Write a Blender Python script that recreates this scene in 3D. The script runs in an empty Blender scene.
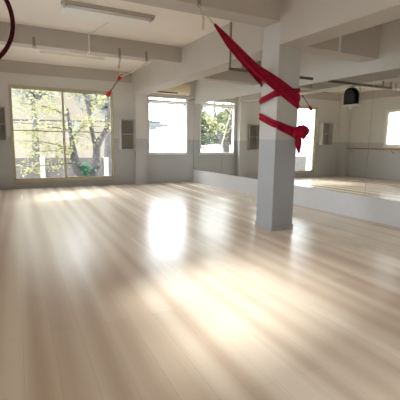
import bpy, bmesh, math, random
from mathutils import Vector, Matrix

random.seed(7)
S = bpy.context.scene
COL = S.collection
V = Vector

# ------------------------------------------------------------------ materials
def new_mat(name):
    m = bpy.data.materials.new(name); m.use_nodes = True
    nt = m.node_tree
    return m, nt, nt.nodes['Principled BSDF']

def mat(name, col, rough=.6, metal=0., var=.06, scale=8., bump=0., spec=.5):
    """plain painted / metal / cloth surface with a faint procedural mottling"""
    m, nt, b = new_mat(name)
    tc = nt.nodes.new('ShaderNodeTexCoord')
    n = nt.nodes.new('ShaderNodeTexNoise'); n.inputs['Scale'].default_value = scale; n.inputs['Detail'].default_value = 4
    nt.links.new(tc.outputs['Object'], n.inputs['Vector'])
    r = nt.nodes.new('ShaderNodeValToRGB')
    r.color_ramp.elements[0].position = .3; r.color_ramp.elements[1].position = .7
    r.color_ramp.elements[0].color = (*[c * (1 - var) for c in col], 1)
    r.color_ramp.elements[1].color = (*[min(1, c * (1 + var)) for c in col], 1)
    nt.links.new(n.outputs['Fac'], r.inputs['Fac'])
    nt.links.new(r.outputs['Color'], b.inputs['Base Color'])
    b.inputs['Roughness'].default_value = rough; b.inputs['Metallic'].default_value = metal
    b.inputs['Specular IOR Level'].default_value = spec
    if bump:
        bp = nt.nodes.new('ShaderNodeBump'); bp.inputs['Strength'].default_value = bump; bp.inputs['Distance'].default_value = .01
        nt.links.new(n.outputs['Fac'], bp.inputs['Height']); nt.links.new(bp.outputs['Normal'], b.inputs['Normal'])
    return m

def two_tone(name, low, high, zline, rough=.55):
    """wall paint: a darker painted dado up to zline, paler paint above it"""
    m, nt, b = new_mat(name)
    g = nt.nodes.new('ShaderNodeNewGeometry'); sx = nt.nodes.new('ShaderNodeSeparateXYZ')
    nt.links.new(g.outputs['Position'], sx.inputs['Vector'])
    n = nt.nodes.new('ShaderNodeTexNoise'); n.inputs['Scale'].default_value = 1.4; n.inputs['Detail'].default_value = 5
    nt.links.new(g.outputs['Position'], n.inputs['Vector'])
    gt = nt.nodes.new('ShaderNodeMath'); gt.operation = 'GREATER_THAN'; gt.inputs[1].default_value = zline
    nt.links.new(sx.outputs['Z'], gt.inputs[0])
    mx = nt.nodes.new('ShaderNodeMix'); mx.data_type = 'RGBA'
    mx.inputs['A'].default_value = (*low, 1); mx.inputs['B'].default_value = (*high, 1)
    nt.links.new(gt.outputs[0], mx.inputs['Factor'])
    mr = nt.nodes.new('ShaderNodeMapRange'); mr.inputs['To Min'].default_value = .95; mr.inputs['To Max'].default_value = 1.04
    nt.links.new(n.outputs['Fac'], mr.inputs['Value'])
    vm = nt.nodes.new('ShaderNodeVectorMath'); vm.operation = 'SCALE'
    nt.links.new(mx.outputs['Result'], vm.inputs[0]); nt.links.new(mr.outputs['Result'], vm.inputs['Scale'])
    nt.links.new(vm.outputs['Vector'], b.inputs['Base Color'])
    b.inputs['Roughness'].default_value = rough; b.inputs['Specular IOR Level'].default_value = .35
    return m

def floor_mat():
    m, nt, b = new_mat('maple_laminate')
    L = nt.links.new; N = nt.nodes.new
    g = N('ShaderNodeNewGeometry')
    mp = N('ShaderNodeMapping'); mp.inputs['Rotation'].default_value = (0, 0, math.radians(90 + 2))
    L(g.outputs['Position'], mp.inputs['Vector'])
    br = N('ShaderNodeTexBrick'); br.offset = .37; br.offset_frequency = 2
    br.inputs['Scale'].default_value = 1; br.inputs['Brick Width'].default_value = 1.9; br.inputs['Row Height'].default_value = .2
    br.inputs['Mortar Size'].default_value = .0018; br.inputs['Mortar Smooth'].default_value = .2; br.inputs['Bias'].default_value = 0
    br.inputs['Color1'].default_value = (0, 0, 0, 1); br.inputs['Color2'].default_value = (1, 1, 1, 1); br.inputs['Mortar'].default_value = (.5, .5, .5, 1)
    L(mp.outputs['Vector'], br.inputs['Vector'])
    # long soft streaks along the boards
    m2 = N('ShaderNodeMapping'); m2.inputs['Scale'].default_value = (.07, 3.0, 1)
    L(mp.outputs['Vector'], m2.inputs['Vector'])
    n1 = N('ShaderNodeTexNoise'); n1.inputs['Scale'].default_value = 1; n1.inputs['Detail'].default_value = .6; n1.inputs['Distortion'].default_value = .0
    L(m2.outputs['Vector'], n1.inputs['Vector'])
    m3 = N('ShaderNodeMapping'); m3.inputs['Scale'].default_value = (1.6, 45, 1)
    L(mp.outputs['Vector'], m3.inputs['Vector'])
    n2 = N('ShaderNodeTexNoise'); n2.inputs['Scale'].default_value = 1; n2.inputs['Detail'].default_value = 4
    L(m3.outputs['Vector'], n2.inputs['Vector'])
    a1 = N('ShaderNodeMath'); a1.operation = 'MULTIPLY_ADD'; a1.inputs[1].default_value = .07
    L(n2.outputs['Fac'], a1.inputs[0]); L(n1.outputs['Fac'], a1.inputs[2])
    wv = N('ShaderNodeTexWave'); wv.wave_type = 'BANDS'; wv.bands_direction = 'Y'
    wv.inputs['Scale'].default_value = 1.35; wv.inputs['Distortion'].default_value = 2.6; wv.inputs['Detail'].default_value = 1.0; wv.inputs['Detail Scale'].default_value = 1.0
    m4 = N('ShaderNodeMapping'); m4.inputs['Scale'].default_value = (.16, 1, 1)
    L(mp.outputs['Vector'], m4.inputs['Vector']); L(m4.outputs['Vector'], wv.inputs['Vector'])
    a3 = N('ShaderNodeMath'); a3.operation = 'MULTIPLY_ADD'; a3.inputs[1].default_value = .115
    L(wv.outputs['Fac'], a3.inputs[0]); L(a1.outputs[0], a3.inputs[2]); a1 = a3
    a2 = N('ShaderNodeMath'); a2.operation = 'MULTIPLY_ADD'; a2.inputs[1].default_value = .07
    L(br.outputs['Color'], a2.inputs[0]); L(a1.outputs[0], a2.inputs[2])
    r = N('ShaderNodeValToRGB'); e = r.color_ramp.elements
    r.color_ramp.interpolation = 'EASE'; e[0].position = .37; e[0].color = (*FLOOR_D, 1); e[1].position = .76; e[1].color = (*FLOOR_L, 1)
    L(a2.outputs[0], r.inputs['Fac'])
    sc = N('ShaderNodeMath'); sc.operation = 'MULTIPLY_ADD'; sc.inputs[1].default_value = -.18; sc.inputs[2].default_value = 1
    L(br.outputs['Fac'], sc.inputs[0])
    vm = N('ShaderNodeVectorMath'); vm.operation = 'SCALE'
    L(r.outputs['Color'], vm.inputs[0]); L(sc.outputs[0], vm.inputs['Scale'])
    L(vm.outputs['Vector'], b.inputs['Base Color'])
    b.inputs['Roughness'].default_value = .21; b.inputs['IOR'].default_value = 1.38
    mr = N('ShaderNodeMapRange'); mr.inputs['To Min'].default_value = .255; mr.inputs['To Max'].default_value = .285
    L(n1.outputs['Fac'], mr.inputs['Value']); L(mr.outputs['Result'], b.inputs['Roughness'])
    return m

FLOOR_L = (.92, .795, .655); FLOOR_D = (.63, .47, .345)

def glass_mat():
    m = bpy.data.materials.new('window_glass'); m.use_nodes = True
    nt = m.node_tree; nt.nodes.clear(); N = nt.nodes.new
    o = N('ShaderNodeOutputMaterial'); t = N('ShaderNodeBsdfTransparent'); t.inputs['Color'].default_value = (.95, .97, .97, 1)
    gl = N('ShaderNodeBsdfGlossy'); gl.inputs['Roughness'].default_value = .01
    f = N('ShaderNodeFresnel'); f.inputs['IOR'].default_value = 1.35
    n = N('ShaderNodeTexNoise'); n.inputs['Scale'].default_value = 2
    mm = N('ShaderNodeMath'); mm.operation = 'MULTIPLY'
    r = N('ShaderNodeMapRange'); r.inputs['To Min'].default_value = .9
    nt.links.new(n.outputs['Fac'], r.inputs['Value'])
    nt.links.new(f.outputs[0], mm.inputs[0]); nt.links.new(r.outputs['Result'], mm.inputs[1])
    mx = N('ShaderNodeMixShader')
    nt.links.new(mm.outputs[0], mx.inputs[0]); nt.links.new(t.outputs[0], mx.inputs[1]); nt.links.new(gl.outputs[0], mx.inputs[2])
    nt.links.new(mx.outputs[0], o.inputs['Surface'])
    return m

def leaf_mat(name, c1, c2, scale=3.):
    m = bpy.data.materials.new(name); m.use_nodes = True
    nt = m.node_tree; nt.nodes.clear(); N = nt.nodes.new
    o = N('ShaderNodeOutputMaterial'); d = N('ShaderNodeBsdfDiffuse'); t = N('ShaderNodeBsdfTranslucent')
    g = N('ShaderNodeNewGeometry'); n = N('ShaderNodeTexNoise'); n.inputs['Scale'].default_value = scale
    nt.links.new(g.outputs['Position'], n.inputs['Vector'])
    r = N('ShaderNodeValToRGB'); r.color_ramp.elements[0].position = .35; r.color_ramp.elements[1].position = .65
    r.color_ramp.elements[0].color = (*c1, 1); r.color_ramp.elements[1].color = (*c2, 1)
    nt.links.new(n.outputs['Fac'], r.inputs['Fac'])
    nt.links.new(r.outputs[0], d.inputs['Color']); nt.links.new(r.outputs[0], t.inputs['Color'])
    mx = N('ShaderNodeMixShader'); mx.inputs[0].default_value = .45
    nt.links.new(d.outputs[0], mx.inputs[1]); nt.links.new(t.outputs[0], mx.inputs[2])
    nt.links.new(mx.outputs[0], o.inputs['Surface'])
    return m

WALL_HI = (.66, .64, .61); WALL_LO = (.475, .485, .49)
M = dict(
    floor=floor_mat(),
    ceiling=mat('ceiling_paint', (.83, .77, .705), .8, var=.03, scale=1.2),
    wall=two_tone('two_tone_wall_paint', WALL_LO, WALL_HI, 1.53),
    pillar=two_tone('two_tone_pillar_paint', (.40, .41, .435), (.53, .51, .485), 1.505),
    beam=mat('beam_paint', (.50, .455, .415), .75, var=.03, scale=1.2),
    base=mat('white_base_paint', (.66, .66, .68), .45, var=.02),
    skirt=mat('grey_skirting_paint', (.42, .42, .43), .5, var=.03),
    alu=mat('bronze_window_metal', (.50, .45, .32), .45, .1, var=.05),
    white=mat('white_paint', (.78, .77, .74), .5, var=.02),
    cream=mat('cream_plastic', (.84, .74, .54), .45, var=.02),
    dark=mat('dark_plastic', (.03, .028, .025), .6),
    black=mat('black_cloth', (.008, .008, .008), .9, spec=.1),
    bar=mat('brown_metal', (.15, .12, .09), .5, .3),
    steel=mat('grey_steel', (.30, .27, .24), .45, .7),
    lampdark=mat('shaded_lamp_white', (.46, .41, .35), .6),  # white lamp body toned down, its shade put into the colour
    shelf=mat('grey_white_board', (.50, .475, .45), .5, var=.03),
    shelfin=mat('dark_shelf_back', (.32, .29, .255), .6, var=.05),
    red=mat('crimson_silk', (.29, .002, .024), .6, var=.25, scale=12, bump=.3, spec=.15),
    redt=mat('red_tape', (.50, .02, .03), .6, var=.15, scale=30),
    hoop=mat('dark_red_tape', (.055, .004, .009), .85, var=.3, scale=40, bump=.2, spec=.15),
    rope=mat('cream_rope', (.60, .52, .38), .8, var=.2, scale=60, bump=.4),
    wood=mat('varnished_wood', (.42, .20, .09), .4, var=.2, scale=6),
    glass=glass_mat(),
    ground=mat('pale_concrete', (.34, .33, .31), .9, var=.1, scale=1),
    facade=mat('cream_facade', (.155, .13, .102), .9, var=.05, scale=1),
    facadewin=mat('facade_window', (.11, .11, .115), .4, var=.1),
    fence=mat('mauve_grey_render', (.072, .062, .058), .9, var=.15, scale=3),
    post=mat('white_post', (.26, .26, .26), .8, var=.04),
    bark=mat('grey_bark', (.05, .043, .042), .9, var=.4, scale=9, bump=.6),
    cable=mat('cable_black', (.02, .02, .022), .8),
    roof=mat('grey_roof', (.06, .063, .068), .8),
    leafy=leaf_mat('yellow_green_leaf', (.19, .19, .085), (.32, .30, .17)),
    leafg=leaf_mat('teal_leaf', (.06, .14, .095), (.10, .19, .13)),
    leafd=leaf_mat('tree_leaf', (.07, .095, .06), (.19, .20, .12), 1.2),
    leafs=leaf_mat('shrub_leaf', (.15, .155, .135), (.22, .22, .19), 1.2),
)
def mirror_mat():
    m, nt, b = new_mat('mirror_silver')
    n = nt.nodes.new('ShaderNodeTexNoise'); n.inputs['Scale'].default_value = .8
    r = nt.nodes.new('ShaderNodeValToRGB')
    r.color_ramp.elements[0].color = (.89, .90, .875, 1); r.color_ramp.elements[1].color = (.92, .925, .90, 1)
    nt.links.new(n.outputs['Fac'], r.inputs['Fac']); nt.links.new(r.outputs['Color'], b.inputs['Base Color'])
    b.inputs['Metallic'].default_value = 1; b.inputs['Roughness'].default_value = 0
    return m
M['mirror'] = mirror_mat()

# ------------------------------------------------------------------ mesh helpers
class MB:
    def __init__(s): s.bm = bmesh.new()
    def box(s, x0, x1, y0, y1, z0, z1):
        vs = [s.bm.verts.new((x, y, z)) for z in (z0, z1) for x, y in ((x0, y0), (x1, y0), (x1, y1), (x0, y1))]
        for f in ((3, 2, 1, 0), (4, 5, 6, 7), (0, 1, 5, 4), (1, 2, 6, 5), (2, 3, 7, 6), (3, 0, 4, 7)):
            s.bm.faces.new([vs[i] for i in f])
        return s
    def prism(s, pts, axis, a, b):
        """pts in the two other axes, extruded from a to b along axis"""
        def P(p, t):
            q = list(p); q.insert(axis, t); return q
        va = [s.bm.verts.new(P(p, a)) for p in pts]; vb = [s.bm.verts.new(P(p, b)) for p in pts]
        n = len(pts)
        s.bm.faces.new(va[::-1]); s.bm.faces.new(vb)
        for i in range(n): s.bm.faces.new((va[i], va[(i + 1) % n], vb[(i + 1) % n], vb[i]))
        return s
    def tube(s, pts, r, n=8, closed=False):
        pts = [V(p) for p in pts]; k = len(pts)
        rs = r if isinstance(r, (list, tuple)) else [r] * k
        rings = []; up = None
        for i, p in enumerate(pts):
            a = pts[(i - 1) % k] if (closed or i > 0) else p
            b = pts[(i + 1) % k] if (closed or i < k - 1) else p
            d = (b - a).normalized()
            if up is None:
                up = V((0, 0, 1)) if abs(d.z) < .9 else V((1, 0, 0))
            x = d.cross(up)
            if x.length < 1e-4: x = d.cross(V((0, 1, 0)))
            x.normalize(); y = x.cross(d).normalized(); up = y
            rings.append([s.bm.verts.new(p + rs[i] * (math.cos(t) * x + math.sin(t) * y)) for t in [2 * math.pi * j / n for j in range(n)]])
        for i in range(k if closed else k - 1):
            A, B = rings[i], rings[(i + 1) % k]
            for j in range(n): s.bm.faces.new((A[j], A[(j + 1) % n], B[(j + 1) % n], B[j]))
        if not closed:
            s.bm.faces.new(rings[0][::-1]); s.bm.faces.new(rings[-1])
        return s
    def blob(s, c, r, seed=0, amp=.15, sub=3):
        """lumpy ball"""
        rnd = random.Random(seed); ph = [rnd.uniform(0, 6.28) for _ in range(6)]
        g = bmesh.ops.create_icosphere(s.bm, subdivisions=sub, radius=1)
        for v in g['verts']:
            d = v.co.normalized()
            k = 1 + amp * (math.sin(5 * d.x + ph[0]) * math.sin(4 * d.y + ph[1]) + .6 * math.sin(9 * d.z + ph[2] + 3 * d.x) + .4 * math.sin(11 * d.y + ph[3]))
            v.co = V(c) + V((d.x * r[0], d.y * r[1], d.z * r[2])) * k
        return s
    def ribbon(s, pts, wid, nrm, folds=2.5, amp=.012, thick=.012, m=14, taper=None):
        """pleated cloth band: pts centre line, wid full-width vectors, nrm outward normals"""
        k = len(pts); rings = []
        for i in range(k):
            p, w, n = V(pts[i]), V(wid[i]), V(nrm[i]).normalized()
            top, bot = [], []
            for j in range(m + 1):
                t = j / m - .5
                off = amp * (1 + math.sin(2 * math.pi * folds * t + .55 * i)) + .25 * amp * math.sin(17 * t + i)
                edge = 1 - (2 * abs(t)) ** 6
                q = p + w * t + n * off
                top.append(s.bm.verts.new(q + n * thick * max(.15, edge))); bot.append(s.bm.verts.new(q))
            rings.append(top + bot[::-1])
        n = len(rings[0])
        for i in range(k - 1):
            for j in range(n):
                s.bm.faces.new((rings[i][j], rings[i][(j + 1) % n], rings[i + 1][(j + 1) % n], rings[i + 1][j]))
        s.bm.faces.new(rings[0][::-1]); s.bm.faces.new(rings[-1])
        return s
    def leaves(s, n, fn, size, flat=.4):
        for _ in range(n):
            p = V(fn()); a = V((random.gauss(0, 1), random.gauss(0, 1), random.gauss(0, flat))).normalized()
            b = a.cross(V((random.gauss(0, 1), random.gauss(0, 1), random.gauss(0, 1)))).normalized()
            L = size * random.uniform(.6, 1.3); W = L * .28
            c = a.cross(b) * L * .1
            q = [p, p + a * L * .4 + b * W + c, p + a * L, p + a * L * .4 - b * W + c]
            s.bm.faces.new([s.bm.verts.new(x) for x in q])
        return s
    def build(s, name, material, parent=None, smooth=False, bevel=0.):
        bmesh.ops.recalc_face_normals(s.bm, faces=s.bm.faces)
        me = bpy.data.meshes.new(name); s.bm.to_mesh(me); s.bm.free()
        if smooth:
            for p in me.polygons: p.use_smooth = True
        me.materials.append(M[material])
        o = bpy.data.objects.new(name, me); COL.objects.link(o)
        if parent is not None:
            o.parent = parent; o.matrix_parent_inverse = Matrix.Translation(-V(parent.location))
        if bevel:
            b = o.modifiers.new('edge', 'BEVEL'); b.width = bevel; b.segments = 2; b.limit_method = 'ANGLE'
        return o

def tag(o, label, cat, group=None, kind=None):
    o['label'] = label; o['category'] = cat
    if group: o['group'] = group
    if kind: o['kind'] = kind
    return o
def thing(name, loc, label, cat, group=None, kind=None):
    o = bpy.data.objects.new(name, None); COL.objects.link(o); o.location = loc; o.empty_display_size = .1
    return tag(o, label, cat, group, kind)
def struct(o, label, cat): return tag(o, label, cat, kind='structure')

def wall_cells(mb, us, vs, holes, mk):
    """boxes for every cell of the (u,v) grid that is not inside a hole"""
    us = sorted(set(us + [h[0] for h in holes] + [h[1] for h in holes])); vs = sorted(set(vs + [h[2] for h in holes] + [h[3] for h in holes]))
    for i in range(len(us) - 1):
        for j in range(len(vs) - 1):
            cu, cv = (us[i] + us[i + 1]) / 2, (vs[j] + vs[j + 1]) / 2
            if any(h[0] < cu < h[1] and h[2] < cv < h[3] for h in holes): continue
            mk(mb, us[i], us[i + 1], vs[j], vs[j + 1])

# ------------------------------------------------------------------ room measurements (metres)
XL, XR = -1.4, 6.2122          # left wall, mirror plane
YR = -14.2                     # rear wall, behind the camera
ZC = 3.65                      # ceiling
PX0, PX1 = 3.92, 4.36          # pillar and long beam
W1 = (.303, 3.298, .18, 2.99)      # big back window (x0,x1,z0,z1)
W2 = (4.472, 5.965, 1.017, 2.953)  # small back window
W3 = (-3.75, -2.08, 1.36, 2.83)    # left wall window seen in the mirror (y0,y1,z0,z1)
W5 = (-6.95, -4.9, 1.25, 2.9)  # unseen left wall window, added to brighten the middle of the floor
W6 = (-14.1, -12.5, .5, 2.5)      # tall window added behind the camera to lift the near floor
W4 = (-11.45, -9.75, 1.60, 2.95)    # left wall window beside the camera, lets the sun in

# ------------------------------------------------------------------ shell
struct(MB().box(XL - .2, XR + .2, YR - .2, .2, -.15, 0).build('floor', 'floor'), 'pale maple laminate floor with soft brown streaks across the whole studio', 'floor')
struct(MB().box(XL - .2, XR + .2, YR - .2, .2, ZC, ZC + .15).build('ceiling', 'ceiling'), 'cream painted ceiling above the beams of the studio', 'ceiling')
mb = MB(); wall_cells(mb, [XL - .2, XR + .2], [0, ZC], [W1, W2], lambda b, a, c, d, e: b.box(a, c, 0, .2, d, e))
struct(mb.build('wall_back', 'wall'), 'back wall with grey lower paint, holding the two windows', 'wall')
mb = MB(); wall_cells(mb, [YR, 0], [0, ZC], [W3, W4, W5, W6], lambda b, a, c, d, e: b.box(XL - .2, XL, a, c, d, e))
struct(mb.build('wall_left', 'wall'), 'left wall with barre and window, seen only in the mirrors', 'wall')
struct(MB().box(XR + .008, XR + .2, YR, 0, 0, ZC).build('wall_right', 'wall'), 'right wall that carries the long row of mirrors', 'wall')
mb = MB(); wall_cells(mb, [XL - .2, XR + .2], [0, ZC], [], lambda b, a, c, d, e: b.box(a, c, YR - .2, YR, d, e))
struct(mb.build('wall_rear', 'wall'), 'plain rear wall behind the camera', 'wall')
struct(MB().box(XR - .004, XR + .008, YR, -.02, 0, .458).build('baseboard_right', 'base'), 'tall white base board below the mirrors', 'baseboard')
mb = MB()
for a, b in ((XL, 3.99), (4.36, XR - .004)): mb.box(a, b, -.015, 0, 0, .085)
struct(mb.build('baseboard_back', 'skirt'), 'low grey skirting along the back wall under the windows', 'baseboard')
struct(MB().box(XL, XL + .015, YR, -.3, 0, .10).build('baseboard_left', 'skirt'), 'low grey skirting along the left wall, below the barre', 'baseboard')
struct(MB().box(3.99, 4.36, -.2, 0, 0, ZC).build('wall_pilaster', 'wall'), 'grey pilaster between the two back windows', 'pilaster')
struct(MB().box(XL, -1.05, -.3, 0, 0, ZC).build('wall_pilaster', 'wall'), 'deep pilaster in the far left corner, seen in the mirror', 'pilaster')
mb = MB().box(PX0, PX1, -7.52, -7.08, 0, ZC)
mb.box(PX0 - .012, PX1 + .012, -7.532, -7.068, 0, .09)
struct(mb.build('pillar', 'pillar', bevel=.008), 'square grey pillar in the room, wrapped in red silk', 'pillar')
struct(MB().box(PX0, PX1, YR, -7.52, 2.955, ZC).box(PX0, PX1, -7.08, -.2, 2.955, ZC).build('ceiling_beam', 'beam'), 'deep long beam running over the pillar to the back wall', 'beam')
struct(MB().box(XL, PX0, -3.9, -3.6, 3.3, ZC).build('ceiling_beam', 'beam'), 'cross beam with hooks in front of the big window', 'beam')
struct(MB().box(XL, PX0, -7.5, -7.14, 3.3, ZC).build('ceiling_beam', 'beam'), 'cross beam left of the pillar, holding the silk', 'beam')
struct(MB().box(PX1, XR + .008, -7.5, -7.12, 3.0, ZC).build('ceiling_beam', 'beam'), 'dark cross beam between pillar and mirror wall', 'beam')
struct(MB().box(PX1, XR + .008, -3.9, -3.6, 3.0, ZC).build('ceiling_beam', 'beam'), 'cross beam behind the pillar near the far mirrors', 'beam')
struct(MB().box(XL, PX0, -11.2, -10.85, 3.3, ZC).build('ceiling_beam', 'beam'), 'cross beam overhead close to the camera', 'beam')
struct(MB().box(-1.05, PX0, -.025, 0, 3.32, ZC).build('trim_1', 'beam'), 'slightly raised band along the top of the back wall', 'trim')
struct(MB().box(XL, XL + .025, YR, -.3, 3.32, ZC).build('trim_2', 'beam'), 'slightly raised band along the top of the left wall', 'trim')

# ------------------------------------------------------------------ windows
def w_struct(name, loc, label):
    return thing(name, loc, label, 'window', kind='structure')
x0, x1, z0, z1 = W1
w = w_struct('window_1', (1.8, 0, z0), 'large bronze framed sliding window on the back wall facing a tree')
mb = MB(); f = .03
mb.box(x0, x1, -.03, .10, z1 - .07, z1).box(x0, x1, -.03, .10, z0, z0 + .07).box(x0, x0 + f, -.03, .10, z0 + .07, z1 - .07).box(x1 - f, x1, -.03, .10, z0 + .07, z1 - .07)
mb.build('window_frame', 'alu', w, bevel=.004)
xm = 1.765
mb = MB()
for a, b, yy in ((x0 + f, xm + .035, .03), (xm - .035, x1 - f, .06)):
    mb.box(a, a + .04, yy, yy + .03, z0 + .07, z1 - .07).box(b - .04, b, yy, yy + .03, z0 + .07, z1 - .07)
    mb.box(a + .04, b - .04, yy, yy + .03, z0 + .07, z0 + .12).box(a + .04, b - .04, yy, yy + .03, z1 - .10, z1 - .07)
    mb.box(a + .04, b - .04, yy, yy + .03, 1.695, 1.725)
sash = mb.build('window_sash', 'alu', w, bevel=.003)
MB().box(x0 + f, xm, .042, .046, z0 + .1, z1 - .1).build('window_pane', 'glass', w)
MB().box(xm, x1 - f, .072, .076, z0 + .1, z1 - .1).build('window_pane', 'glass', w)
MB().box(x0 - .04, x1 + .04, -.06, 0, z0 - .05, z0).build('window_sill', 'skirt', w, bevel=.004)

x0, x1, z0, z1 = W2
w = w_struct('window_2', (5.2, 0, z0), 'small white window with an awning sash propped open')
mb = MB(); f = .045
mb.box(x0, x1, -.03, .10, z1 - .035, z1).box(x0, x1, -.03, .10, z0, z0 + .05).box(x0, x0 + f, -.03, .10, z0 + .05, z1 - .035).box(x1 - f, x1, -.03, .10, z0 + .05, z1 - .035)
mb.box(x0 + f, x1 - f, .0, .06, 2.78, 2.845)
mb.build('window_frame', 'white', w, bevel=.004)
MB().box(x0 + f, x1 - f, .03, .034, 2.845, z1 - .035).build('window_pane', 'glass', w)
# open sash, hinged along its top edge
def sash_pt(x, t, d, ang=math.radians(27), zh=2.775, yh=.07):   # t down the sash, d through it
    return V((x, yh + t * math.sin(ang) + d * math.cos(ang), zh - t * math.cos(ang) + d * math.sin(ang)))
def sash_box(mb, xa, xb, ta, tb, da, db):
    vs = [mb.bm.verts.new(sash_pt(x, t, d)) for d in (da, db) for x, t in ((xa, ta), (xb, ta), (xb, tb), (xa, tb))]
    for q in ((3, 2, 1, 0), (4, 5, 6, 7), (0, 1, 5, 4), (1, 2, 6, 5), (2, 3, 7, 6), (3, 0, 4, 7)): mb.bm.faces.new([vs[i] for i in q])
mb = MB(); a, b, h = x0 + f, x1 - f, 1.70
sash_box(mb, a, a + .045, 0, h, 0, .03); sash_box(mb, b - .045, b, 0, h, 0, .03)
sash_box(mb, a + .045, b - .045, 0, .05, 0, .03); sash_box(mb, a + .045, b - .045, h - .05, h, 0, .03)
sash = mb.build('window_sash', 'alu', w)
mb = MB(); sash_box(mb, a + .04, b - .04, .04, h - .04, .012, .016); mb.build('window_pane', 'glass', w)
mb = MB()
for xx in (a + .012, b - .012): mb.tube([(xx, .05, 2.0), sash_pt(xx, .95, -.005)], .009, 6)
mb.build('stay_arm', 'steel', w)
MB().box(x0 - .03, x1 + .03, -.045, 0, z0 - .025, z0).build('window_sill', 'white', w, bevel=.003)

def side_window(name, W, label, f=.07):
    y0, y1, z0, z1 = W
    w = w_struct(name, (XL, (y0 + y1) / 2, z0), label)
    mb = MB(); a, b = XL - .11, XL + .04
    mb.box(a, b, y0, y1, z1 - f, z1).box(a, b, y0, y1, z0, z0 + f).box(a, b, y0, y0 + f, z0 + f, z1 - f).box(a, b, y1 - f, y1, z0 + f, z1 - f)
    ym = (y0 + y1) / 2
    mb.box(a + .02, b - .06, ym - .025, ym + .025, z0 + f, z1 - f)
    mb.build('window_frame', 'white', w, bevel=.004)
    MB().box(XL - .07, XL - .066, y0 + f, y1 - f, z0 + f, z1 - f).build('window_pane', 'glass', w)
    MB().box(XL, XL + .07, y0 - .04, y1 + .04, z0 - .03, z0).build('window_sill', 'white', w)
side_window('window_3', W3, 'white framed window of the left wall, seen in the right mirror', .11)
side_window('window_4', W4, 'white framed window of the left wall beside the camera')
side_window('added_window_6', W6, 'tall white framed window added behind the camera to light the near floor')
side_window('added_window_5', W5, 'unseen white framed window added mid left wall to light the floor')

# ------------------------------------------------------------------ mirrors
joints = [-.03, -2.0, -4.72, -7.446, -10.17, -12.9]
ml = ['mirror panel in the far corner, reflecting the small window', 'mirror panel just left of the pillar, reflecting a wall shelf',
      'mirror panel just right of the pillar, reflecting the big window', 'mirror panel at the right edge of the photo, reflecting the barre',
      'mirror panel of the right wall beside the camera']
for i in range(5):
    a, b = joints[i + 1] + .004, joints[i] - (.004 if i else 0)
    tag(MB().box(XR, XR + .006, a, b, .46, 2.765).build('wall_mirror', 'mirror'), ml[i], 'mirror', 'wall mirrors in a row')

# ------------------------------------------------------------------ wall shelves
def wall_shelf(xa, xb, za, zb, zs, label):
    t = thing('wall_shelf', ((xa + xb) / 2, 0, za), label, 'shelf', 'open box shelves on the back wall')
    d0, d1, k = -.27, 0, .028
    MB().box(xa, xa + k, d0, d1, za, zb).build('side_panel', 'shelf', t, bevel=.003)
    MB().box(xb - k, xb, d0, d1, za, zb).build('side_panel', 'shelf', t, bevel=.003)
    MB().box(xa + k, xb - k, d0, d1, zb - k, zb).build('top_panel', 'shelf', t, bevel=.003)
    MB().box(xa + k, xb - k, d0, d1, za, za + k).build('bottom_panel', 'shelf', t, bevel=.003)
    MB().box(xa + k, xb - k, d0 + .01, d1, zs, zs + k).build('shelf_board', 'shelf', t, bevel=.003)
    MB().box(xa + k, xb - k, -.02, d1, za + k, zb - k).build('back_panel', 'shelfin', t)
wall_shelf(3.47, 3.97, 1.165, 2.15, 1.66, 'grey open box shelf between the big window and the pilaster')
wall_shelf(-.42, .19, 1.40, 2.36, 1.855, 'grey open box shelf left of the big window, cut by the photo edge')

# ------------------------------------------------------------------ air conditioner, bracket
t = thing('air_conditioner', (5.28, 0, 3.05), 'cream air conditioner on the wall above the small window', 'air conditioner')
MB().prism([(0, 3.40), (-.17, 3.40), (-.215, 3.36), (-.22, 3.14), (-.16, 3.06), (0, 3.05)], 0, 4.58, 5.95).build('body', 'cream', t, bevel=.006)
MB().prism([(-.185, 3.10), (-.200, 3.112), (-.175, 3.076), (-.168, 3.074)], 0, 4.72, 5.5).build('air_outlet', 'dark', t)
MB().prism([(-.01, 3.41), (-.175, 3.41), (-.225, 3.365), (-.23, 3.14), (-.165, 3.05), (-.01, 3.04)], 0, 5.74, 5.96).build('end_cap', 'cream', t, bevel=.006)
t = thing('wall_bracket', (6.0, 0, 2.9), 'small white metal bracket by the corner beside the small window', 'bracket')
MB().box(5.84, 6.19, -.16, -.10, 2.955, 2.99).build('arm', 'white', t)
MB().tube([(6.19, -.115, 2.96), (6.0, -.115, 2.885), (5.975, -.005, 2.88)], .017, 6).build('brace', 'steel', t)
MB().box(5.94, 6.0, -.10, 0, 2.955, 2.985).build('wall_plate', 'white', t)

# ------------------------------------------------------------------ ceiling lights, conduits
t = thing('ceiling_light', (1.78, -5.4, ZC), 'fluorescent ceiling light with white panel at the top of the photo', 'ceiling light', 'fluorescent ceiling lights')
MB().box(1.05, 2.42, -5.55, -5.02, ZC - .035, ZC).build('mounting_panel', 'white', t, bevel=.004)
MB().prism([(-5.74, ZC), (-5.70, ZC - .05), (-5.60, ZC - .05), (-5.555, ZC)], 0, 1.0, 2.56).build('lamp_body', 'lampdark', t, bevel=.004)
for yy in (-5.69, -5.61): MB().tube([(1.06, yy, ZC - .068), (2.50, yy, ZC - .068)], .014, 10).build('lamp_tube', 'white', t, True)
for xx in (1.03, 2.50): MB().box(xx, xx + .03, -5.715, -5.585, ZC - .09, ZC - .045).build('tube_holder', 'lampdark', t)
t = thing('ceiling_light', (1.8, -1.9, ZC), 'slim white fluorescent light behind the cross beam above the big window', 'ceiling light', 'fluorescent ceiling lights')
MB().prism([(-1.98, ZC), (-1.95, ZC - .05), (-1.85, ZC - .05), (-1.82, ZC)], 0, 1.0, 2.6).build('lamp_body', 'white', t, bevel=.004)
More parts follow.
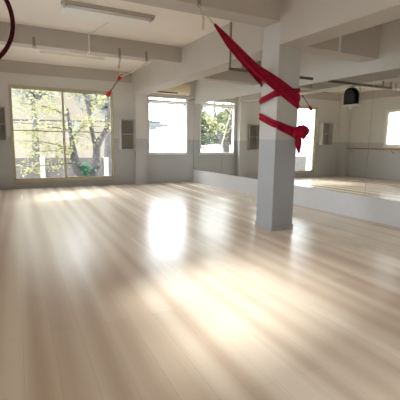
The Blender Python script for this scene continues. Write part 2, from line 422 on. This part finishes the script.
MB().tube([(1.04, -1.9, ZC - .068), (2.56, -1.9, ZC - .068)], .015, 10).build('lamp_tube', 'cream', t, True)
for xx in (1.01, 2.56): MB().box(xx, xx + .03, -1.93, -1.87, ZC - .09, ZC - .045).build('tube_holder', 'white', t)
tag(MB().tube([(1.95, -5.0, ZC - .012), (1.78, -3.93, ZC - .014), (1.78, -3.915, ZC - .03), (1.78, -3.915, 3.29), (1.78, -3.6, 3.286)], .013, 6).build('cable_conduit', 'ceiling'),
    'thin cream conduit from the ceiling light down the cross beam', 'conduit')
tag(MB().box(5.19, 5.225, -7.52, -7.5, 3.0, ZC).build('cable_conduit', 'white'), 'pale upright conduit on the dark beam right of the pillar', 'conduit')

# ------------------------------------------------------------------ steel hooks on the beams
def hook(x, y, zt, zb, label):
    t = thing('beam_hook', (x, y, zb), label, 'hook', 'steel hooks on the beams')
    MB().box(x - .026, x + .026, y - .012, y, zb + .03, zt).build('strap', 'steel', t, bevel=.003)
    MB().tube([(x + .026 * math.cos(k), y - .02, zb + .012 + .026 * math.sin(k)) for k in [2 * math.pi * j / 14 for j in range(14)]], .007, 6, True).build('ring', 'steel', t, True)
    MB().box(x - .006, x + .006, y - .018, y - .004, zt - .04, zt - .028).build('bolt', 'steel', t)
hook(.71, -3.9, 3.45, 3.25, 'bare steel hook on the cross beam above the big window, no rope')
hook(2.43, -3.9, 3.45, 3.22, 'middle steel hook on the cross beam, its short rope hanging down')
hook(3.05, -3.9, 3.45, 3.22, 'steel hook on the cross beam nearest the long beam')
hook(2.52, -7.5, 3.55, 3.28, 'steel hook at the top holding the red silk rope')

# rope sling with red wrapped ends
UP, LO = V((3.0, -1.95, 3.165)), V((2.64, -2.06, 2.68))
t = thing('hanging_rope_sling', LO, 'cream rope sling with two red wrapped ends near the big window', 'rope sling')
def sag(a, b, s, n=8): return [V(a).lerp(V(b), i / n) - V((0, 0, s * 4 * (i / n) * (1 - i / n))) for i in range(n + 1)]
MB().tube(sag((3.05, -3.925, 3.2), UP, .02), [.018, .026, .02, .016, .016, .016, .016, .016, .018], 6).build('rope', 'rope', t, True)
MB().tube(sag((2.43, -3.925, 3.2), (2.40, -3.93, 3.02), 0) , [.014, .016, .03, .016, .016, .018, .03, .034, .016], 7).build('rope', 'rope', t, True)
MB().tube(sag((2.40, -3.93, 3.03), UP, .03), .007, 6).build('rope', 'rope', t, True)
MB().tube([UP, LO], .014, 8).build('rod', 'bar', t, True)
d = (LO - UP).normalized()
MB().tube([UP - d * .10, UP - d * .06, UP + d * .02, UP + d * .09, UP + d * .12], [.015, .04, .052, .04, .018], 10).build('red_end', 'redt', t, True)
MB().tube([LO - d * .13, LO - d * .08, LO, LO + d * .06, LO + d * .085], [.018, .035, .06, .058, .03], 10).build('red_end', 'redt', t, True)

# aerial hoop
hc, hr = V((-.2626, -8.6, 2.441)), .42
t = thing('aerial_hoop', (hc.x, hc.y, ZC), 'dark red aerial hoop hanging at the top left corner', 'hoop')
MB().tube([hc + V((hr * math.cos(k), .0, hr * math.sin(k))) for k in [2 * math.pi * j / 72 for j in range(72)]], .019, 10, True).build('ring', 'hoop', t, True)
MB().tube([hc + V((0, 0, hr)), (hc.x, hc.y, ZC - .03)], .012, 8).build('rope', 'rope', t, True)
MB().tube([(hc.x, hc.y, ZC), (hc.x, hc.y, ZC - .06)], .03, 12).build('ceiling_plate', 'steel', t)

# ------------------------------------------------------------------ red aerial silk on the pillar
t = thing('aerial_silk', (2.52, -7.53, 3.28), 'crimson aerial silk stretched from beam hook and wrapped around the pillar', 'aerial silk')
ya = -7.545
st = V((2.735, ya, 3.07))
MB().tube([(2.525, ya + .02, 3.27), (2.60, ya, 3.19), st + V((.06, 0, -.05))], .011, 8).build('rope', 'rope', t, True)
MB().tube([(2.525, ya + .02, 3.27), (2.57, ya, 3.12), (2.565, ya, 2.97)], [.009, .014, .014], 6).build('rope_tail', 'rope', t, True)
def lin(pts, wid, nrm, n):
    """resample key stations"""
    P, Wd, Nn = [], [], []
    for i in range(len(pts) - 1):
        for k in range(n):
            u = k / n
            P.append(V(pts[i]).lerp(V(pts[i + 1]), u)); Wd.append(V(wid[i]).lerp(V(wid[i + 1]), u)); Nn.append(V(nrm[i]).lerp(V(nrm[i + 1]), u))
    P.append(V(pts[-1])); Wd.append(V(wid[-1])); Nn.append(V(nrm[-1])); return P, Wd, Nn
F = -7.52 - .004; Lx = PX0 - .004; Rx = PX1 + .004; B = -7.08 + .004
nF, nL, nR, nB = V((0, -1, 0)), V((-1, 0, 0)), V((1, 0, 0)), V((0, 1, 0))
def wz(a, b=0, c=0): return V((b, c, a))
# upper strand: hook to pillar front, over to the right edge, round the back, second band on the left, front, into the knot
pts = [st, (3.0, ya, 2.87), (3.5, ya, 2.53), (Lx + .02, F - .005, 2.325), (Rx - .01, F, 2.13), (Rx, F + .03, 2.11), (Rx, B - .03, 2.03), (Rx - .03, B, 2.02), (Lx + .03, B, 1.90), (Lx, B - .03, 1.885), (Lx, F + .03, 1.755), (Lx + .03, F, 1.735), (4.15, F, 1.665), (4.36, F - .03, 1.60)]
wid = [wz(.035, .02), wz(.085, .05), wz(.14, .07), wz(.22, .05), wz(.25, .02), wz(.22), wz(.18), wz(.17), wz(.14), wz(.12), wz(.12, 0, 0), wz(.13), wz(.15), wz(.17)]
nrm = [nF, nF, nF, nF, nF, nR, nR, nB, nB, nL, nL, nF, nF, nF]
MB().ribbon(*lin(pts, wid, nrm, 5), folds=2, amp=.011, thick=.012).build('silk_strand', 'red', t, True)
# lower strand: hook, passes left of the pillar to its back, round and forward as the first band
pts = [st + V((.03, .01, -.03)), (3.0, ya + .05, 2.865), (3.5, -7.33, 2.625), (Lx - .012, B - .06, 2.47), (Lx + .03, B + .02, 2.45), (Rx - .03, B + .02, 2.38), (Rx + .012, B - .03, 2.37), (Rx + .012, F + .03, 2.31), (Rx - .02, F - .012, 2.295), (4.15, F - .012, 2.275), (Lx + .03, F - .012, 2.235), (Lx - .012, F + .03, 2.225), (Lx - .012, B - .02, 2.135)]
wid = [wz(.03, .02), wz(.08, .05), wz(.15, .09), wz(.19, .02), wz(.16), wz(.12), wz(.10), wz(.08), wz(.07), wz(.085), wz(.105), wz(.11), wz(.11)]
nrm = [nF, nF, (nF + nL * .3), nL, nB, nB, nR, nR, nF, nF, nF, nL, nL]
MB().ribbon(*lin(pts, wid, nrm, 5), folds=1.5, amp=.009, thick=.010).build('silk_strand', 'red', t, True)
kn = MB().blob((4.41, F - .07, 1.64), (.115, .08, .115), 3, .13)
kn.blob((4.50, F - .03, 1.66), (.075, .07, .07), 5, .15); kn.blob((4.31, F - .05, 1.61), (.09, .055, .10), 8, .14)
kn.build('silk_knot', 'red', t, True)
pts = [(4.33, F - .05, 1.60), (4.34, F - .05, 1.48), (4.355, F - .035, 1.38), (4.37, F - .03, 1.30)]
MB().ribbon(*lin(pts, [V((.16, 0, .03)), V((.13, 0, 0)), V((.09, 0, 0)), V((.045, 0, .02))], [nF] * 4, 4), folds=1.5, amp=.014, thick=.014).build('silk_tail', 'red', t, True)

# ------------------------------------------------------------------ hanging bar with loudspeaker behind the pillar
t = thing('hanging_bar', (3.87, -6.1, ZC), 'long brown metal bar hung below the beam behind the pillar', 'bar')
MB().box(3.89, 5.97, -6.13, -6.07, 2.785, 2.835).build('bar', 'bar', t, bevel=.004)
MB().box(3.89, 3.918, -6.12, -6.08, 2.835, ZC).build('hanger', 'steel', t, bevel=.003)
MB().box(4.18, 4.21, -6.115, -6.085, 2.835, 2.955).build('hanger', 'steel', t, bevel=.003)
t = thing('hanging_cradle', (5.28, -6.12, 2.33), 'white board on thin straps hung from the bar, holding the black loudspeaker', 'bracket')
MB().box(5.19, 5.37, -6.36, -5.95, 2.315, 2.34).build('board', 'white', t, bevel=.003)
MB().tube([(5.29, -6.36, 2.33), (5.29, -6.352, 2.6), (5.29, -6.14, 2.79)], .006, 6).build('strap', 'steel', t)
MB().tube([(5.29, -5.932, 2.33), (5.29, -5.94, 2.6), (5.29, -6.06, 2.79)], .006, 6).build('strap', 'steel', t)
MB().prism([(-6.20, 2.315), (-6.10, 2.315), (-6.12, 2.25), (-6.16, 2.22), (-6.18, 2.25)], 0, 5.27, 5.31).build('lower_bracket', 'white', t)
t = thing('loudspeaker', (5.28, -6.12, 2.34), 'black loudspeaker hung behind the pillar, seen in the mirror', 'loudspeaker')
MB().prism([(-6.29, 2.341), (-5.97, 2.341), (-5.965, 2.60), (-5.99, 2.68), (-6.06, 2.71), (-6.17, 2.715), (-6.25, 2.67), (-6.315, 2.54)], 0, 5.21, 5.34).build('cabinet', 'black', t, bevel=.025)
MB().prism([(-6.28, 2.37), (-5.98, 2.37), (-5.975, 2.58), (-6.07, 2.685), (-6.16, 2.685), (-6.285, 2.54)], 0, 5.338, 5.352).build('grille', 'dark', t, bevel=.004)
MB().tube([(5.28, -6.17, 2.705), (5.28, -6.15, 2.745), (5.28, -6.08, 2.745), (5.28, -6.06, 2.70)], .009, 8).build('handle', 'dark', t, True)

# ------------------------------------------------------------------ barre on the left wall
t = thing('ballet_barre', (XL, -5, 1.27), 'wooden ballet barre on the left wall, seen in the mirror', 'barre')
MB().tube([(XL + .16, -.36, 1.275), (XL + .16, -9.9, 1.275)], .027, 10).build('rail', 'wood', t, True)
for yy in (-.55, -2.55, -4.9, -7.2, -9.5):
    MB().tube([(XL, yy, 1.12), (XL + .06, yy, 1.12), (XL + .14, yy, 1.18), (XL + .16, yy, 1.25)], .012, 8).build('rail_bracket', 'steel', t, True)

# ------------------------------------------------------------------ outside
tag(MB().box(-40, 40, .2, 60, -.5, -.35).build('ground', 'ground'), 'pale paved yard outside the back windows', 'ground', kind='structure')
tag(MB().box(-40, XL - .2, -40, .2, -.5, -.35).build('ground', 'ground'), 'pale paved ground outside the left wall', 'ground', kind='structure')
tag(MB().box(XL - .2, 40, -40, YR - .2, -.5, -.35).build('ground', 'ground'), 'pale paved ground behind the rear wall', 'ground', kind='structure')

t = thing('building', (4.2, 12, -.35), 'cream neighbouring building behind the tree outside the big window', 'building')
MB().box(-.3, 8.5, 12, 16, -.35, 4.75).build('facade_wall', 'facade', t)
wf = MB().box(3.62, 4.44, 11.95, 12.0, 1.6, 2.6).build('facade_window', 'post', t)
MB().box(3.68, 4.38, 11.93, 11.955, 1.66, 2.54).build('window_pane', 'facadewin', wf)
mb = MB()
for k in range(6): mb.box(3.74 + k * .11, 3.765 + k * .11, 11.90, 11.93, 1.66, 2.54)
mb.build('window_bars', 'post', wf)
MB().box(-.5, 8.7, 11.7, 16.2, 4.75, 4.9).build('roof', 'roof', t)
t = thing('boundary_wall', (1.5, 4, -.35), 'low mauve grey boundary wall with white posts outside the big window', 'wall')
MB().box(-3.0, 7.5, 4.03, 4.17, -.35, .73).build('wall_panel', 'fence', t)
for xx in (-1.17, 1.37, 3.92, 6.47): MB().box(xx, xx + .19, 3.98, 4.2, -.35, .735).build('post', 'post', t)
tag(MB().box(-16, -3.2, 16, 16.2, -.35, 1.25).build('garden_wall', 'post'), 'white garden wall below the trees, seen in the mirror window', 'wall')
t = thing('house', (9, 12.5, -.35), 'small pale house with grey eave outside the small window', 'house')
MB().box(8.75, 9.4, 12, 15, -.35, 2.4).build('house_wall', 'post', t)
MB().prism([(8.7, 2.86), (10.15, 2.55), (10.15, 2.42), (9.4, 2.38), (8.7, 2.38)], 1, 11.7, 15.2).build('roof', 'roof', t)

def curve_pts(keys, n=6):
    P = [V(k[:3]) for k in keys]; R = [k[3] for k in keys]; out, rad = [], []
    for i in range(len(P) - 1):
        p0, p1, p2, p3 = P[max(i - 1, 0)], P[i], P[i + 1], P[min(i + 2, len(P) - 1)]
        for j in range(n):
            u = j / n
            out.append(.5 * ((2 * p1) + (p2 - p0) * u + (2 * p0 - 5 * p1 + 4 * p2 - p3) * u * u + (3 * p1 - p0 - 3 * p2 + p3) * u ** 3)); rad.append(R[i] + (R[i + 1] - R[i]) * u)
    out.append(P[-1]); rad.append(R[-1]); return out, rad
t = thing('tree', (3.1, 2.5, -.35), 'forked grey tree with yellow green leaves outside the big window', 'tree')
mb = MB()
mb.tube(*curve_pts([(3.05, 2.5, -.4, .24), (3.15, 2.5, .1, .19), (3.25, 2.5, .55, .17), (3.29, 2.5, 1.0, .14), (3.33, 2.5, 1.3, .15), (3.66, 2.55, 1.86, .085), (3.82, 2.6, 2.5, .06), (3.85, 2.7, 3.3, .04)]), 10)
mb.tube(*curve_pts([(3.30, 2.5, 1.15, .11), (3.17, 2.5, 1.6, .085), (3.10, 2.5, 2.05, .075), (3.04, 2.5, 2.6, .085), (3.02, 2.5, 3.0, .10), (2.95, 2.5, 3.7, .05)]), 10)
mb.tube(*curve_pts([(3.10, 2.5, -.1, .17), (2.75, 2.48, .14, .19), (2.56, 2.47, .34, .19), (2.46, 2.45, .75, .15), (2.40, 2.42, 1.2, .10), (2.34, 2.4, 1.7, .07), (2.25, 2.4, 2.6, .04)]), 10)
mb.blob((3.27, 2.36, .50), (.13, .09, .14), 2, .2); mb.blob((3.02, 2.5, 2.9), (.12, .12, .1), 4, .25)
mb.build('trunk', 'bark', t, True)
mb = MB()
br = [[(3.04, 2.5, 2.6, .05), (3.4, 2.5, 2.95, .03), (3.6, 2.5, 3.2, .012)], [(2.34, 2.4, 1.8, .04), (1.7, 2.3, 1.9, .02), (.9, 2.2, 1.75, .01)], [(2.3, 2.4, 2.3, .035), (1.6, 2.5, 2.6, .02), (.6, 2.4, 2.7, .01)],
      [(2.45, 2.45, .8, .035), (1.8, 2.3, 1.05, .018), (.9, 2.2, 1.0, .008)], [(2.42, 2.4, 1.1, .03), (1.5, 2.5, 1.35, .016), (.5, 2.5, 1.4, .008)], [(3.66, 2.55, 1.86, .04), (3.9, 2.4, 2.2, .02), (4.3, 2.3, 2.4, .01)],
      [(2.47, 2.45, .6, .03), (1.7, 2.4, .55, .015), (.6, 2.3, .45, .008)], [(2.36, 2.4, 1.5, .03), (2.7, 2.3, 1.9, .02), (3.0, 2.2, 2.2, .01)], [(3.02, 2.5, 3.1, .05), (2.4, 2.4, 3.3, .02), (1.4, 2.4, 3.2, .01)]]
for b_ in br: mb.tube(*curve_pts(b_, 5), 6)
mb.build('branches', 'bark', t, True)
clusters = []
for b_ in br:
    P, _ = curve_pts(b_, 5)
    clusters += [p for p in P[2:]]
clusters += [V((random.uniform(.1, 2.4), random.uniform(2.0, 3.2), random.uniform(2.2, 3.4))) for _ in range(16)] + [V((random.uniform(.2, 3.6), random.uniform(2.0, 3.0), random.uniform(.3, 2.2))) for _ in range(10)]
def leafpos():
    c = random.choice(clusters)
    return c + V((random.gauss(0, .17), random.gauss(0, .2), random.gauss(0, .13)))
MB().leaves(2100, leafpos, .13).build('foliage', 'leafy', t)
t2 = tag(MB().leaves(160, lambda: V((2.83, 2.25, .40)) + V((random.gauss(0, .11), random.gauss(0, .08), random.gauss(0, .10))), .13)
         .leaves(40, lambda: V((2.80, 2.27, random.uniform(-.35, .4))), .16).build('shrub', 'leafg'), 'small bluish green shrub at the foot of the forked tree', 'shrub')
for a, b, lab in (((-8, 4, 2.12), (12, 4, 2.50), 0), ((-8, 4.6, 2.33), (12, 4.6, 2.03), 1)):
    tag(MB().tube(sag(a, b, .10, 20), (.032 if lab == 0 else .016), 6).build('overhead_cable', 'cable'), ['thicker black overhead cable, crossing the left pane higher', 'thinner black overhead cable, dipping to the right'][lab], 'cable', 'overhead cables')
def crown_tree(x, y, zc, r, label, n=900, m='leafd', name='tree'):
    t = thing(name, (x, y, -.35), label, name, 'trees around the building' if name == 'tree' else None)
    MB().tube([(x, y, -.35), (x + .1, y, zc * .5), (x, y, zc)], [.16 * r, .11 * r, .05 * r], 8).build('trunk', 'bark', t, True)
    def f():
        d = V((random.gauss(0, 1), random.gauss(0, 1), random.gauss(0, 1))).normalized() * (random.random() ** .4)
        k = 1 + .2 * math.sin(5 * d.x + 3 * d.z)
        return V((x, y, zc)) + V((d.x * r, d.y * r, d.z * r * 1.05)) * k
    MB().leaves(n, f, .22 * r, .8).build('foliage', m, t)
crown_tree(-9.6, 21, 3.0, 2.2, 'bushy green tree seen at the right of the mirrored small window', 4800)
crown_tree(-6.4, 18.6, 2.6, 1.75, 'tall green tree seen in the middle of the mirrored small window', 4200)
crown_tree(-4.2, 22, 3.2, 2.3, 'loose green tree seen at the left of the mirrored small window', 4800)
crown_tree(-5.4, -7.2, 4.5, 1.75, 'unseen green tree added to block sun from the middle left window', 1500)  # unseen crown, added to keep direct sun out of the middle side window
crown_tree(5.3, 9.0, 4.3, 1.5, 'grey green tree crown high behind the forked tree', 1300, 'leafs')
crown_tree(1.6, 9.5, 4.7, 1.4, 'grey green tree crown at the top of the left pane', 1100, 'leafs')
crown_tree(10.0, 12, 1.18, .33, 'small grey green shrub outside the small window', 160, 'leafs', 'shrub')

# ------------------------------------------------------------------ light: bright hazy sky, soft low sun, window portals
wd = bpy.data.worlds.new('World'); S.world = wd; wd.use_nodes = True
bg = wd.node_tree.nodes['Background']; bg.inputs['Color'].default_value = (.90, .95, 1.0, 1); bg.inputs['Strength'].default_value = 4.0
sun = bpy.data.lights.new('Sun', 'SUN'); sun.energy = 2.8; sun.angle = math.radians(12); sun.color = (1, .97, .92)
so = bpy.data.objects.new('Sun', sun); COL.objects.link(so)
so.rotation_euler = V((1.5, .5, -1)).to_track_quat('-Z', 'Y').to_euler()
def portal(name, loc, d, sx, sy):
    l = bpy.data.lights.new(name, 'AREA'); l.shape = 'RECTANGLE'; l.size = sx; l.size_y = sy; l.cycles.is_portal = True
    o = bpy.data.objects.new(name, l); COL.objects.link(o); o.location = loc; o.rotation_euler = V(d).to_track_quat('-Z', 'Z').to_euler()
portal('portal_big', ((W1[0] + W1[1]) / 2, .16, (W1[2] + W1[3]) / 2), (0, -1, 0), W1[1] - W1[0], W1[3] - W1[2])
portal('portal_small', ((W2[0] + W2[1]) / 2, .06, (W2[2] + W2[3]) / 2), (0, -1, 0), W2[1] - W2[0], W2[3] - W2[2])
for W in (W3, W4, W5, W6): portal('portal_side', (XL - .17, (W[0] + W[1]) / 2, (W[2] + W[3]) / 2), (1, 0, 0), W[1] - W[0], W[3] - W[2])


# ------------------------------------------------------------------ camera
H, D, Fpx = 1.45, 12.4213, 379.3586
yaw, pit, rol = [math.radians(a) for a in (27.6681, -8.6902, .8338)]
fw = V((math.sin(yaw) * math.cos(pit), math.cos(yaw) * math.cos(pit), math.sin(pit)))
r0 = V((math.cos(yaw), -math.sin(yaw), 0)); u0 = r0.cross(fw)
r = math.cos(rol) * r0 + math.sin(rol) * u0; u = -math.sin(rol) * r0 + math.cos(rol) * u0
cam = bpy.data.cameras.new('Camera'); cam.sensor_width = 36; cam.lens = Fpx / 400 * 36; cam.clip_start = .05
co = bpy.data.objects.new('Camera', cam); COL.objects.link(co)
co.matrix_world = Matrix(((r.x, u.x, -fw.x, 0), (r.y, u.y, -fw.y, -D), (r.z, u.z, -fw.z, H), (0, 0, 0, 1)))
S.camera = co

S.view_settings.view_transform = 'Standard'; S.view_settings.look = 'None'
S.view_settings.gamma = 1; S.view_settings.use_curve_mapping = False
S.view_settings.exposure = 1.72
S.cycles.max_bounces = 12; S.cycles.diffuse_bounces = 8; S.cycles.glossy_bounces = 6; S.cycles.transparent_max_bounces = 16
S.cycles.use_denoising = True; S.cycles.sample_clamp_indirect = 8
